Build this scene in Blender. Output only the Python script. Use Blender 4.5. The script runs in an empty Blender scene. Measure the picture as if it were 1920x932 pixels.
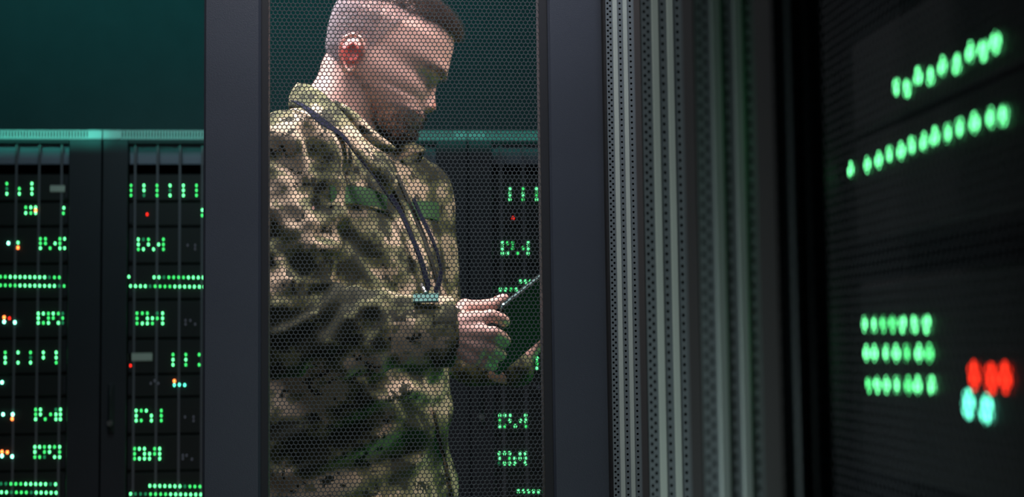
import bpy, math, random
import numpy as np
from mathutils import Vector, Matrix, noise
from mathutils.bvhtree import BVHTree

random.seed(7)
rng = np.random.default_rng(7)
SC = bpy.context.scene
COL = SC.collection
R = math.radians

# ------------------------------------------------------------------ camera
F = 2600.0
CAM_LOC = Vector((0.0, 0.0, 1.2))
YAW, PITCH, ROLL = 5.5, 4.1, 0.7
rot = Matrix.Rotation(-R(YAW), 3, 'Z') @ Matrix.Rotation(R(90 + PITCH), 3, 'X') @ Matrix.Rotation(-R(ROLL), 3, 'Z')
cd = bpy.data.cameras.new('camera')
cam = bpy.data.objects.new('camera', cd)
COL.objects.link(cam)
cam.matrix_world = Matrix.Translation(CAM_LOC) @ rot.to_4x4()
cd.sensor_width = 36
cd.lens = 36 * F / 1920
cd.clip_start = 0.05
cd.dof.use_dof = True
cd.dof.focus_distance = 1.84
cd.dof.aperture_fstop = 5.8
cd.dof.aperture_ratio = 1.4
SC.camera = cam
SC.view_settings.view_transform = 'Standard'
SC.view_settings.look = 'None'
SC.view_settings.gamma = 1
SC.view_settings.exposure = 0
SC.view_settings.use_curve_mapping = False
SC.cycles.use_denoising = True
SC.cycles.max_bounces = 6

# ------------------------------------------------------------------ world and lamps
w = bpy.data.worlds.new('dim_room_air'); SC.world = w
w.use_nodes = True
w.node_tree.nodes['Background'].inputs[0].default_value = (0.25, 0.6, 0.6, 1)
w.node_tree.nodes['Background'].inputs[1].default_value = 0.012

def area_light(name, loc, target, size, power, color, size_y=None, spread=180):
    l = bpy.data.lights.new(name, 'AREA')
    l.energy = power; l.color = color; l.size = size
    if size_y: l.shape = 'RECTANGLE'; l.size_y = size_y
    l.spread = R(spread)
    o = bpy.data.objects.new(name, l); COL.objects.link(o)
    o.location = loc
    o.rotation_euler = (Vector(target) - Vector(loc)).to_track_quat('-Z', 'Y').to_euler()
    return o
# ceiling lamps in the aisle where the man stands, over the camera's aisle; added fills; stand-in for the glow of unseen racks beside him
area_light('ceiling_or_fill_lamp', (-0.05, 2.0, 2.55), (0.0, 2.2, 1.5), 0.45, 13, (1.0, 0.90, 0.92), spread=110)
area_light('ceiling_or_fill_lamp', (-0.75, 2.35, 2.45), (-0.1, 2.25, 1.7), 0.3, 6, (0.95, 0.92, 1.0), spread=100)
area_light('ceiling_or_fill_lamp', (0.75, 2.05, 2.45), (0.1, 2.2, 1.6), 0.35, 4.5, (1.0, 0.86, 0.80), spread=90)  # added warm light to brighten the front of his face
area_light('ceiling_or_fill_lamp', (-0.1, 1.0, 2.35), (-0.05, 2.1, 1.15), 0.5, 1.6, (1.0, 0.95, 0.93), spread=100)  # added fill through the mesh to brighten the jacket
area_light('ceiling_or_fill_lamp', (0.30, 1.22, 2.25), (0.3, 1.6, 1.6), 0.3, 3.2, (0.80, 0.85, 1.0))
area_light('ceiling_or_fill_lamp', (-0.40, 1.15, 2.35), (-0.2, 1.8, 1.7), 0.4, 0.5, (0.70, 0.80, 1.0))
area_light('teal_wall_lamp', (-0.7, 5.2, 3.0), (-0.7, 6.0, 2.6), 2.8, 2.7, (0.09, 0.80, 0.78), 0.1)
area_light('teal_fascia_fill', (-1.35, 4.30, 1.965), (-1.35, 4.62, 1.912), 0.9, 0.13, (0.10, 1.0, 0.76), 0.02, 20)  # unseen narrow beam added to light the roof fascia
area_light('teal_fascia_fill', (0.0, 4.30, 1.965), (0.0, 4.62, 1.912), 1.9, 0.10, (0.04, 1.0, 0.76), 0.02, 20)  # same added fascia beam for the middle racks
area_light('ceiling_or_fill_lamp', (-0.7, 3.3, 2.9), (-0.5, 4.62, 1.5), 0.6, 1.7, (0.62, 0.95, 1.0), spread=80)  # added fill to brighten the back rack frames
area_light('rack_glow_or_fill', (0.75, 2.4, 0.8), (0.15, 2.25, 1.05), 0.3, 1.2, (0.05, 1.0, 0.25), 0.6)  # area light standing in for the LED glow of unseen racks
area_light('rack_glow_or_fill', (0.0, 0.75, 0.9), (0.3, 1.2, 1.2), 0.3, 1.3, (0.85, 1.0, 0.95), 0.6)  # added near-white fill that brightens the perforated posts

# ------------------------------------------------------------------ helpers
CR = np.array(rot)
def ray(px, py):
    d = CR @ np.array([(px - 960) / F, -(py - 466) / F, -1.0])
    return d
def P(px, py, Y):
    d = ray(px, py); t = (Y - CAM_LOC.y) / d[1]
    return Vector(np.array(CAM_LOC) + d * t)
def PX(px, py, X):
    d = ray(px, py); t = (X - CAM_LOC.x) / d[0]
    return Vector(np.array(CAM_LOC) + d * t)

def nodes_mat(name):
    m = bpy.data.materials.new(name); m.use_nodes = True
    return m, m.node_tree.nodes, m.node_tree.links, m.node_tree.nodes['Principled BSDF']
def mat(name, col, rough=0.5, metal=0.0, bump=0.0, bscale=200, var=0.12, spec=0.5):
    m, N, L, b = nodes_mat(name)
    tc = N.new('ShaderNodeTexCoord'); nz = N.new('ShaderNodeTexNoise')
    nz.inputs['Scale'].default_value = 9; nz.inputs['Detail'].default_value = 4
    L.new(tc.outputs['Object'], nz.inputs['Vector'])
    mx = N.new('ShaderNodeMixRGB'); mx.inputs[1].default_value = tuple(c * (1 - var) for c in col) + (1,)
    mx.inputs[2].default_value = tuple(min(1, c * (1 + var)) for c in col) + (1,)
    L.new(nz.outputs[0], mx.inputs[0]); L.new(mx.outputs[0], b.inputs['Base Color'])
    b.inputs['Roughness'].default_value = rough; b.inputs['Metallic'].default_value = metal
    b.inputs['Specular IOR Level'].default_value = spec
    if bump:
        n2 = N.new('ShaderNodeTexNoise'); n2.inputs['Scale'].default_value = bscale
        L.new(tc.outputs['Object'], n2.inputs['Vector'])
        bp = N.new('ShaderNodeBump'); bp.inputs['Strength'].default_value = bump; bp.inputs['Distance'].default_value = 0.002
        L.new(n2.outputs[0], bp.inputs['Height']); L.new(bp.outputs[0], b.inputs['Normal'])
    return m
def glow(name, col, s):
    m, N, L, b = nodes_mat(name)
    b.inputs['Base Color'].default_value = tuple(c * .2 for c in col) + (1,)
    b.inputs['Emission Color'].default_value = col + (1,)
    b.inputs['Emission Strength'].default_value = s
    m.cycles.emission_sampling = 'NONE' if s < 1 else 'FRONT'
    return m

M = {}
M['post'] = mat('navy_powder_coat', (0.052, 0.062, 0.086), 0.45, 0.2, 0.15, 900)
M['lip'] = mat('dark_rubber_lip', (0.012, 0.014, 0.02), 0.6)
M['mesh'] = mat('perforated_steel_dark', (0.07, 0.085, 0.095), 0.6, 0.0, spec=0.25)
M['nearmesh'] = mat('perforated_steel_black', (0.018, 0.022, 0.028), 0.7, 0.0, spec=0.2)
M['vent'] = mat('perforated_steel_grey', (0.17, 0.20, 0.22), 0.5, 0.2)
M['bead_dim'] = mat('dim_streak_bead', (0.24, 0.28, 0.28), 0.5, 0.1)  # dimmer copy of the streak colour for a blurred post
M['bead'] = mat('bright_streak_bead', (0.52, 0.58, 0.54), 0.45, 0.1)  # bright light streaks on the posts are put into this colour
M['rack'] = mat('black_rack_metal', (0.030, 0.034, 0.042), 0.5, 0.2)
M['header'] = mat('blue_grey_header', (0.20, 0.22, 0.28), 0.5)
M['fascia'] = mat('pale_fascia', (0.5, 0.55, 0.55), 0.5)
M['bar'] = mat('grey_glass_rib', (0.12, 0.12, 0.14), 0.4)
M['srv'] = mat('black_server_face', (0.008, 0.011, 0.011), 0.6)
M['inner'] = mat('rack_interior_black', (0.006, 0.007, 0.008), 0.8)
M['chrome'] = mat('worn_steel', (0.5, 0.5, 0.5), 0.3, 0.9)
M['plate'] = mat('pale_label_plate', (0.55, 0.6, 0.52), 0.6)
M['wall'] = mat('painted_wall_grey', (0.16, 0.20, 0.21), 0.8, 0, 0.1, 60)
M['floor'] = mat('raised_floor_grey', (0.07, 0.075, 0.085), 0.35)
M['ceil'] = mat('ceiling_tile', (0.2, 0.2, 0.21), 0.9)
LED = {
 '#': glow('led_green_bright', (0.13, 1.0, 0.32), 5.5),
 '+': glow('led_green', (0.06, 1.0, 0.20), 2.6),
 '-': glow('led_green_dim', (0.04, 0.8, 0.30), 0.55),
 'w': glow('led_cyan_white', (0.22, 1.0, 0.62), 12.0),
 'c': glow('led_cyan', (0.10, 1.0, 0.62), 5.5),
 'r': glow('led_red', (1.0, 0.02, 0.01), 3.6),
 'o': glow('led_orange', (1.0, 0.20, 0.04), 8.0),
 'g': glow('grey_port_faint_glow', (0.35, 0.38, 0.5), 0.12)}  # ports are no lamps; a faint glow is put into their colour

LEDN = dict(LED)
LEDN['#'] = glow('led_green_near', (0.16, 1.0, 0.34), 3.6)
LEDN['+'] = glow('led_green_near_dim', (0.12, 1.0, 0.28), 2.3)
LEDN['r'] = glow('led_red_near', (1.0, 0.03, 0.01), 2.4)
LEDN['c'] = glow('led_cyan_near', (0.15, 1.0, 0.66), 3.2)

class MB:
    def __init__(s): s.v = []; s.f = []
    def quad(s, a, b, c, d):
        n = len(s.v); s.v += [tuple(a), tuple(b), tuple(c), tuple(d)]; s.f.append((n, n+1, n+2, n+3)); return s
    def box(s, x0, x1, y0, y1, z0, z1, bev=0.0):
        n = len(s.v)
        if bev <= 0:
            s.v += [(x, y, z) for z in (z0, z1) for x, y in ((x0, y0), (x1, y0), (x1, y1), (x0, y1))]
            s.f += [(n+3, n+2, n+1, n), (n+4, n+5, n+6, n+7)] + [(n+i, n+(i+1) % 4, n+4+(i+1) % 4, n+4+i) for i in range(4)]
        else:   # chamfered vertical edges and ends
            b = bev
            ring = [(x0+b, y0), (x1-b, y0), (x1, y0+b), (x1, y1-b), (x1-b, y1), (x0+b, y1), (x0, y1-b), (x0, y0+b)]
            cx, cy = (x0+x1)/2, (y0+y1)/2
            def sh(r, z):
                return [(cx + (x-cx)*(1-b/max(abs(x1-x0)/2, 1e-6)) , cy + (y-cy)*(1-b/max(abs(y1-y0)/2, 1e-6)), z) for x, y in r]
            s.v += sh(ring, z0) + [(x, y, z0+b) for x, y in ring] + [(x, y, z1-b) for x, y in ring] + sh(ring, z1)
            for k in range(3):
                s.f += [(n+8*k+i, n+8*k+(i+1) % 8, n+8*k+8+(i+1) % 8, n+8*k+8+i) for i in range(8)]
            s.f += [tuple(n+7-i for i in range(8)), tuple(n+24+i for i in range(8))]
        return s
    def tube(s, pts, r, seg=10):
        pts = [Vector(p) for p in pts]; rr = r if isinstance(r, (list, tuple)) else [r]*len(pts)
        n0 = len(s.v); up = None
        for i, p in enumerate(pts):
            t = (pts[min(i+1, len(pts)-1)] - pts[max(i-1, 0)]).normalized()
            if up is None: up = t.orthogonal().normalized()
            up = (up - t*up.dot(t)).normalized(); sd = t.cross(up)
            for k in range(seg):
                a = 2*math.pi*k/seg
                s.v.append(tuple(p + (up*math.cos(a) + sd*math.sin(a))*rr[i]))
        for i in range(len(pts)-1):
            for k in range(seg):
                a = n0+i*seg+k; b = n0+i*seg+(k+1) % seg
                s.f.append((a, b, b+seg, a+seg))
        s.f.append(tuple(n0+seg-1-k for k in range(seg))); e = n0+(len(pts)-1)*seg
        s.f.append(tuple(e+k for k in range(seg)))
        return s
    def sphere(s, c, r, seg=14, rings=9, sc=(1, 1, 1), rotm=None):
        n = len(s.v); c = Vector(c)
        def T(x, y, z):
            q = Vector((x*sc[0], y*sc[1], z*sc[2]))*r
            if rotm: q = rotm @ q
            s.v.append(tuple(c+q))
        T(0, 0, 1)
        for i in range(1, rings):
            a = math.pi*i/rings
            for k in range(seg):
                b = 2*math.pi*k/seg; T(math.sin(a)*math.cos(b), math.sin(a)*math.sin(b), math.cos(a))
        T(0, 0, -1)
        for k in range(seg): s.f.append((n, n+1+k, n+1+(k+1) % seg))
        for i in range(rings-2):
            for k in range(seg):
                a = n+1+i*seg+k; b = n+1+i*seg+(k+1) % seg; s.f.append((a, a+seg, b+seg, b))
        e = n+1+(rings-1)*seg; l = e-seg
        for k in range(seg): s.f.append((e, l+(k+1) % seg, l+k))
        return s
    def chain(s, pts, rad, seg=14):      # fused by a later remesh
        s.tube(pts, rad, seg)
        for p, r in zip(pts, rad): s.sphere(p, r, seg, 9)
        return s

def link(name, me, material=None, parent=None, smooth=False):
    o = bpy.data.objects.new(name, me); COL.objects.link(o)
    if material and not me.materials: me.materials.append(material)
    if smooth: me.shade_smooth()
    if parent is not None:
        o.parent = parent; off = Vector((0, 0, 0)); q = parent
        while q is not None: off += q.location; q = q.parent
        me.transform(Matrix.Translation(-off))
    return o
def build(name, mb, material, parent=None, smooth=False):
    me = bpy.data.meshes.new(name); me.from_pydata(mb.v, [], mb.f); me.update()
    return link(name, me, material, parent, smooth)
def np_mesh(name, V, Fq):
    me = bpy.data.meshes.new(name)
    me.vertices.add(len(V)); me.vertices.foreach_set('co', np.asarray(V, dtype=np.float32).ravel())
    k = Fq.shape[1]
    me.loops.add(Fq.size); me.loops.foreach_set('vertex_index', Fq.astype(np.int32).ravel())
    me.polygons.add(len(Fq)); me.polygons.foreach_set('loop_start', np.arange(0, Fq.size, k, dtype=np.int32))
    me.update(calc_edges=True); return me
def thing(name, label, cat, loc=(0, 0, 0), group=None):
    o = bpy.data.objects.new(name, None); COL.objects.link(o); o.location = loc
    o.empty_display_size = 0.1
    o['label'] = label; o['category'] = cat
    if group: o['group'] = group
    return o
def tag(o, label, cat, group=None):
    o['label'] = label; o['category'] = cat
    if group: o['group'] = group
    return o
def struct(name, mb, m):
    o = build(name, mb, m); o['kind'] = 'structure'; return o

# ------------------------------------------------------------------ the room
YW = 6.0
struct('floor', MB().box(-3, 2.2, -1.5, YW+.1, -0.1, 0), M['floor'])
struct('ceiling', MB().box(-3, 2.2, -1.5, YW+.1, 3.1, 3.2), M['ceil'])
struct('wall_back', MB().box(-3, 2.2, YW, YW+.1, 0, 3.1), M['wall'])
struct('wall_left', MB().box(-3.1, -3, -1.5, YW+.1, 0, 3.1), M['wall'])
struct('wall_right', MB().box(2.2, 2.3, -1.5, YW+.1, 0, 3.1), M['wall'])
struct('wall_front', MB().box(-3, 2.2, -1.6, -1.5, 0, 3.1), M['wall'])

# ------------------------------------------------------------------ perforated sheets
def hex_sheet(name, org, ux, uz, W, H, pitch, hole, depth, material, parent):
    """sheet of hexagonal holes; ux, uz unit vectors in the sheet; org lower left corner"""
    org = np.array(org, float); ux = np.array(ux, float); uz = np.array(uz, float); un = np.cross(ux, uz)
    nx = int(W/pitch); rh = pitch*math.sqrt(3)/2; nz = int(H/rh)
    jj, ii = np.meshgrid(np.arange(nz), np.arange(nx), indexing='ij')
    cx = (ii + 0.25 + 0.5*(jj % 2) + 0.25)*pitch*(W/(nx+0.5)/pitch); cz = (jj + 0.5)*H/nz
    c = np.stack([cx.ravel(), cz.ravel()], 1)
    a = np.arange(6)*math.pi/3 + math.pi/6
    ring = np.stack([np.cos(a)*(W/(nx+0.5)), np.sin(a)*(H/nz)/rh*pitch], 1)/math.sqrt(3)
    outer = c[:, None, :] + ring[None]; inner = c[:, None, :] + ring[None]*hole
    def w3(q, dpt): return org + q[..., :1]*ux + q[..., 1:]*uz - un*dpt*-1.0
    V = np.concatenate([w3(outer, 0), w3(inner, 0), w3(inner, -depth)], 1)   # n,18,3
    n = len(c); base = (np.arange(n)*18)[:, None, None]
    k = np.arange(6); k2 = (k+1) % 6
    f1 = np.stack([k, k2, 6+k2, 6+k], 1); f2 = np.stack([6+k, 6+k2, 12+k2, 12+k], 1)
    Fq = (np.concatenate([f1, f2])[None] + base).reshape(-1, 4)
    me = np_mesh(name, V.reshape(-1, 3), Fq)
    return link(name, me, material, parent)

# ------------------------------------------------------------------ foreground rack door
YD = 1.80
def XD(px, Y=YD, py=466): return P(px, py, Y).x
xa, xb, xc, xd, xe, xf = XD(383), XD(490), XD(503), XD(1016), XD(1031), XD(1137)
door = thing('rack_door', 'navy metal rack door with honeycomb steel mesh in front of the man in camouflage', 'rack door', ((xa+xf)/2, YD, 0.0))
build('door_frame', MB().box(xa, xb, YD-.012, YD+.035, 0.03, 2.14, .003), M['post'], door)
build('door_frame', MB().box(xe, xf, YD-.012, YD+.035, 0.03, 2.14, .003), M['post'], door)
build('top_rail', MB().box(xb, xe, YD-.008, YD+.03, 2.05, 2.14, .003), M['post'], door)
build('bottom_rail', MB().box(xb, xe, YD-.008, YD+.03, 0.03, 0.13, .003), M['post'], door)
build('mesh_trim', MB().box(xb, xc, YD-.002, YD+.03, 0.13, 2.05), M['lip'], door)
build('mesh_trim', MB().box(xd, xe, YD-.002, YD+.03, 0.13, 2.05), M['lip'], door)
hex_sheet('honeycomb_mesh', (xc, YD+.004, 0.13), (1, 0, 0), (0, 0, 1), xd-xc, 1.92, 0.0058, 0.80, 0.0008, M['mesh'], door)
build('hinge', MB().box(xf-.004, xf+.006, YD-.006, YD+.012, 1.93, 2.02, .001).box(xf-.004, xf+.006, YD-.006, YD+.012, .2, .29, .001), M['chrome'], door)

# ------------------------------------------------------------------ server racks of the back row
YR = 4.62
YS = YR + .014                             # front faces of the servers
SEAM = [P(188, 700, YR).x + 0.6*k for k in (-1, 0, 1, 2)]
ZT = P(380, 259, YR).z   # underside of the pale fascia
def led_mesh(d, y0=-.0004, y1=-.003, y2=-.0045):
    mb = MB(); r = d/2; n = 12
    mb.v += [(r*math.cos(2*math.pi*k/n), y0, r*math.sin(2*math.pi*k/n)) for k in range(n)]
    mb.v += [(r*math.cos(2*math.pi*k/n), y1, r*math.sin(2*math.pi*k/n)) for k in range(n)]
    mb.v += [(.7*r*math.cos(2*math.pi*k/n), y2, .7*r*math.sin(2*math.pi*k/n)) for k in range(n)]
    for j in (0, 1): mb.f += [(j*n+k, j*n+(k+1) % n, (j+1)*n+(k+1) % n, (j+1)*n+k) for k in range(n)]
    mb.f.append(tuple(range(2*n, 3*n)))
    me = bpy.data.meshes.new('indicator_light'); me.from_pydata(mb.v, [], mb.f); me.update(); return me
LM, LMN = {}, {}
for k in LED:
    LM[k] = led_mesh(0.0066 if k not in 'wo' else 0.0075); LM[k].materials.append(LED[k])
    LMN[k] = led_mesh(0.0100 if k not in 'rc' else 0.0150, 0, -.0004, -.0009); LMN[k].materials.append(LEDN[k])
def put_led(code, p, parent, side=False):
    o = bpy.data.objects.new('indicator_light', (LMN if side else LM)[code]); COL.objects.link(o)
    o.parent = parent; o.location = p - parent.location
    if side: o.rotation_euler = (0, 0, R(-90))
    if code == 'r': o['label'] = 'glowing red indicator light'
    if code == 'o': o['label'] = 'glowing orange indicator light'
    if code in 'wc': o['label'] = 'bright white-green indicator light'

ORD = ['topmost', 'second', 'third', 'fourth', 'fifth', 'sixth', 'seventh', 'eighth', 'ninth', 'tenth']
BND = [325, 378, 425, 495, 562, 635, 702, 745, 815, 884, 950]

def rack(i, where, bars):
    x0, x1 = SEAM[i]+.002, SEAM[i]+.598
    t = thing('server_rack', f'tall black server rack {where}', 'server rack', ((x0+x1)/2, YR, 0), 'server racks along the back row')
    il, ir = x0+.081, x1-.104
    zt = ZT - .004
    build('side_frame', MB().box(x0, il, YR, YR+.03, 0, zt, .002), M['rack'], t)
    build('side_frame', MB().box(ir, x1, YR, YR+.03, 0, zt, .002), M['rack'], t)
    zh = zt - .015
    build('top_rail', MB().box(il, ir, YR, YR+.03, zh, zt, .002), M['lip'], t)
    build('header_panel', MB().box(il, ir, YR+.035, YR+.05, P(300, 305, YR).z, zh), M['header'], t)
    mb = MB()                             # carcass: open at the front
    mb.box(x0, x0+.02, YR+.03, YR+.9, 0, zt); mb.box(x1-.02, x1, YR+.03, YR+.9, 0, zt)
    mb.box(x0+.02, x1-.02, YR+.88, YR+.9, 0, zt); mb.box(x0+.02, x1-.02, YR+.05, YR+.88, zt-.02, zt); mb.box(x0+.02, x1-.02, YR+.03, YR+.88, 0, .08)
    build('cabinet_body', mb, M['inner'], t)
    # pale vented fascia standing on the roof edge
    fb = MB(); z0, z1 = zt+.001, zt+.030
    fb.box(x0, x0+.055, YR+.0, YR+.02, z0, z1); fb.box(x1-.045, x1, YR+.0, YR+.02, z0, z1)
    n = 52; wv = (x1-x0-.1)/n
    for k in range(n): fb.box(x0+.055+k*wv, x0+.055+(k+.55)*wv, YR+.002, YR+.018, z0+.006, z1-.004)
    fb.box(x0+.055, x1-.045, YR+.004, YR+.02, z0, z0+.006); fb.box(x0+.055, x1-.045, YR+.004, YR+.02, z1-.004, z1)
    build('roof_vent', fb, M['fascia'], t)
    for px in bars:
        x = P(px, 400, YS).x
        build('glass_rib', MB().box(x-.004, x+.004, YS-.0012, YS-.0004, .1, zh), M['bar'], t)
    xh = x0+.034; za, zb = P(205, 725, YR).z, P(205, 806, YR).z
    h = build('door_handle', MB().box(xh-.010, xh+.010, YR-.010, YR, zb-.01, za+.01, .003), M['rack'], t)
    h['label'] = 'black swing handle'
    build('handle_lever', MB().tube([(xh, YR-.012, za), (xh, YR-.022, za-.03), (xh, YR-.022, zb+.03), (xh, YR-.012, zb)], .005, 8), M['lip'], h)
    k = build('lock_cylinder', MB().tube([(xh, YR-.010, zb+.022), (xh, YR-.028, zb+.022)], .009, 12), M['chrome'], h)
    k['label'] = 'steel lock cylinder'
    return t

RACKS = [rack(0, 'at the left edge of the photo', (-12, 30, 73, 115)),
         rack(1, 'just left of the mesh door frame', (253, 295, 337, 379)),
         rack(2, 'mostly hidden behind the man in camouflage', (600, 642, 684, 726, 800)),
         rack(3, 'behind the right side of the mesh door', (940, 982, 1022, 1064))]

def blk(xs, ys, rows):
    out = []
    for y, r in zip(ys, rows):
        for x, c in zip(xs, r.split()):
            if c != '.': out.append((x, y, c))
    return out
def cols(xs, ys, cc):
    out = []
    for x, c in zip(xs, cc):
        for y, q in zip(ys, c.split()):
            if q != '.': out.append((x, y, q))
    return out
def run(x0, y0, dx, n, dy=0.012, holes=()):
    s = '##+#+##+##-#+#'
    return [(x0+dx*k, y0+dx*k*dy, ('-' if k in holes else s[(k*5+int(y0)) % 13])) for k in range(n)]
L0 = {
 0: ('three green light columns and a pale label', cols((13, 36.5, 60), (344.5, 354, 363.5), ('+ - #', '. + #', '# # #')), [(94, 125, 348, 360)]),
 1: ('a small green light block touched by one orange light', blk((48.5, 58, 67), (389, 399.5), ('+ # #', '# + #')) + [(67, 394.5, 'o'), (120, 390, '#'), (119, 400, '+')], []),
 2: ('a broken green light block and bright pair', blk((76, 85.5, 94, 103.5, 112.5, 121.5), (448, 456.5, 465.5), ('+ + . . + #', '+ + . # + .', '# . + . # #')) + [(16, 456, 'w'), (34, 455, '#'), (34, 464.5, 'o')], []),
 3: ('two long rows of green lights, the upper such pair', run(1, 519, 9.2, 13) + run(1, 535, 9.2, 14), []),
 4: ('a full green light block and one red light', blk((72, 81.5, 91, 100, 109.5, 118), (588, 596.5, 605.5), ('# # + # + -', '# . + + . +', '# + # . # -')) + [(8, 595, 'o'), (8, 603.5, 'w'), (18, 597, 'r'), (28, 604.5, 'w')], []),
 5: ('five spaced columns of green lights', cols((10, 34, 57.5, 81.5, 105.5), (661, 670.5, 680), ('+ # #', '# . #', '+ - #', '# # .', '# # +')), []),
 6: ('one lone bright green light', [(4, 717, 'w')], []),
 7: ('an open green block and orange light', blk((67, 76, 85, 95, 105, 113.5), (768, 777, 786), ('+ # . . - #', '+ # . + # #', '# . + . # #')) + [(6, 777, 'w'), (24, 777, 'w'), (23, 785.5, 'o')], []),
 8: ('a dense green light block and two orange lights', blk((65.5, 74.5, 83.5, 93, 102.5, 112), (838, 847.5, 857), ('# # + # + #', '# . + # . +', '+ + - . # #')) + [(4, 847, 'o'), (14, 848, 'o'), (4, 855, 'w'), (23, 856, 'w')], []),
 9: ('two long green rows at the bottom', run(2, 907, 9.3, 12, .01, (1, 10)) + run(3, 923, 9.3, 12, .01, (6,)), [])}
L1 = {
 0: ('six spaced columns of green lights', cols((246, 270, 294.5, 319, 344, 368.5), (348, 357, 366.5), ('+ + +', '# # -', '+ + +', '# - #', '# # #', '+ + +')), []),
 1: ('a single red light', [(276, 402, 'r'), (379.5, 394, '#'), (379, 404, '+')], []),
 2: ('a green light block full of gaps', blk((259.5, 269, 278.5, 288, 297.5, 306.5), (449, 458.5, 467.5), ('# - + . . +', '# . # . # +', '+ # . # . +')) + [(352, 460, 'g'), (366, 460, 'g'), (366, 467, 'g')], []),
 3: ('two long green rows, the upper starting late', [(242, 519, '#')] + run(289, 520, 9.2, 17, .006) + run(245, 536.5, 9.2, 21, .01), []),
 4: ('a green light block beside faint grey ports', blk((257, 267, 276.5, 286, 295, 305), (587.5, 597, 606.5), ('+ + + . - #', '+ . # # + #', '+ # # + . #')) + [(348, 601, 'g'), (348, 608, 'g'), (357, 601, 'g'), (366, 608, 'g')], []),
 5: ('a pale label plate and one red light', [(245, 685.5, 'r')] + cols((324.5, 348.5, 373.5), (665, 674.5, 684), ('+ # #', '+ # +', '+ . +')), [(240.5, 286, 662, 677)]),
 6: ('three green lights under an orange one', [(327, 714.5, 'o'), (327, 722, 'c'), (336.5, 721.5, 'c'), (346.5, 722, 'c'), (283, 719, 'g'), (290, 714, 'g'), (297, 719, 'g')], []),
 7: ('a green light block shaped like two brackets', blk((255.5, 265, 274.5, 284, 293, 302.5), (770, 779.5, 788.5), ('# + # . . +', '# . . # . +', '# + . # . +')) + [(347, 782, 'g'), (363, 782, 'g'), (363, 789, 'g')], []),
 8: ('a crowded green light block', blk((252.5, 261.5, 271, 280.5, 290, 299.5), (841.5, 851, 860), ('+ # # . + #', '+ . # # + #', '+ # # # . #')) + [(343, 854, 'g'), (350, 854, 'g'), (343, 860, 'g'), (360, 861, 'g')], []),
 9: ('two long green rows and one orange light', [(233.5, 911, 'o')] + run(281, 911, 9.4, 17, .015) + run(235.5, 926, 9.4, 21, .01, (2, 3)), [])}
L3 = {
 0: ('three spaced columns of green lights', cols((956, 980.5, 1006), (355, 364.5, 374), ('# # #', '+ # +', '# + #')), []),
 1: ('a single red light', [(962, 409, 'r')], []),
 2: ('a green light block full of gaps', blk((942, 951.5, 961, 971, 980.5, 990), (456, 465.5, 475), ('# + + . . #', '# . + . + #', '# # . + . #')), []),
 3: ('a short green light row above the tablet', [(938, 543, '#'), (948, 543, '#'), (958, 543, '+'), (968, 543, '#')] + run(976, 528, 9.2, 5), []),
 5: ('one green light column beside the frame', cols((1007, 1031), (672, 681, 690), ('# + #', '+ # +')), []),
 6: ('a few faint grey ports', [(975, 724, 'g'), (1002, 722, 'g'), (1010, 726, 'g')], []),
 7: ('an open green light block', blk((937, 946.5, 956, 966, 976, 985.5), (779, 789, 799), ('# # # . . #', '+ . # . # #', '# + . # . +')), []),
 8: ('a crowded green light block', blk((936, 946, 955.5, 965, 975, 985), (850, 859.5, 869), ('# # # . # #', '# . + # # #', '- # # # . #')), []),
 9: ('a green light row at the bottom', run(972, 921, 9.4, 11), [])}
L2 = {1: ('one green light showing past his chest', [(822, 400, '#'), (818, 358, '-'), (826, 361, '-')], [])}

def server(ri, row, desc, leds, plates, where):
    x0, x1 = SEAM[ri]+.085, SEAM[ri]+.492
    pm = {0: 60, 1: 310, 2: 690, 3: 1000}[ri]
    za, zb = P(pm, BND[row], YS).z-.003, P(pm, BND[row+1], YS).z+.003
    xm = (x0+x1)/2
    t = thing('rack_server', f'server with {desc}, {where}', 'server', (xm, YS, zb), 'rack servers in the back row')
    h = za-zb
    mb = MB().box(x0, x1, YS, YS+.6, zb, za, .002)
    build('chassis', mb, M['srv'], t)
    build('mounting_ear', MB().box(x0+.002, x0+.012, YS-.004, YS-.0005, zb+.008, za-.008), M['lip'], t)
    build('mounting_ear', MB().box(x1-.012, x1-.002, YS-.004, YS-.0005, zb+.008, za-.008), M['lip'], t)
    for x, y, c in leds:
        p = P(x, y, YS-.001)
        if x0 < p.x < x1: put_led(c, p, t)
    for a, b, c, d in plates:
        p, q = P(a, d, YS), P(b, c, YS)
        pl = build('label_plate', MB().box(p.x, q.x, YS-.004, YS-.0014, p.z, q.z, .0008), M['plate'], t)
        pl['label'] = 'pale blank label plate'
    return t
for ri, D, wh in ((0, L0, 'in the leftmost rack'), (1, L1, 'left of the door frame'), (2, L2, 'behind the man'), (3, L3, 'seen through the mesh')):
    for row, (ds, leds, pls) in D.items():
        server(ri, row, ds, leds, pls, wh)

# ------------------------------------------------------------------ near cabinets on the right
XS = 0.30
def cab(y0, y1, label):
    t = thing('side_cabinet', label, 'cabinet', (XS+.06, (y0+y1)/2, 0))
    mb = MB().box(XS+.045, XS+.7, y0+.002, y1-.002, 0, 2.1, .003)
    build('cabinet_body', mb, M['post'], t)
    return t
cab(0.93, 1.72, 'dark cabinet side standing behind the perforated posts on the right')
nr = thing('server_rack', 'nearest server rack at the right edge, its green and red lights far out of focus', 'server rack', (XS, .55, 0))
mb = MB(); y0, y1 = .20, .90
mb.box(XS+.045, XS+.75, y0, y0+.02, 0, 2.1); mb.box(XS+.045, XS+.75, y1-.02, y1, 0, 2.1); mb.box(XS+.73, XS+.75, y0+.02, y1-.02, 0, 2.1)
mb.box(XS+.045, XS+.73, y0+.02, y1-.02, 2.08, 2.1); mb.box(XS+.045, XS+.73, y0+.02, y1-.02, 0, .05)
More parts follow.
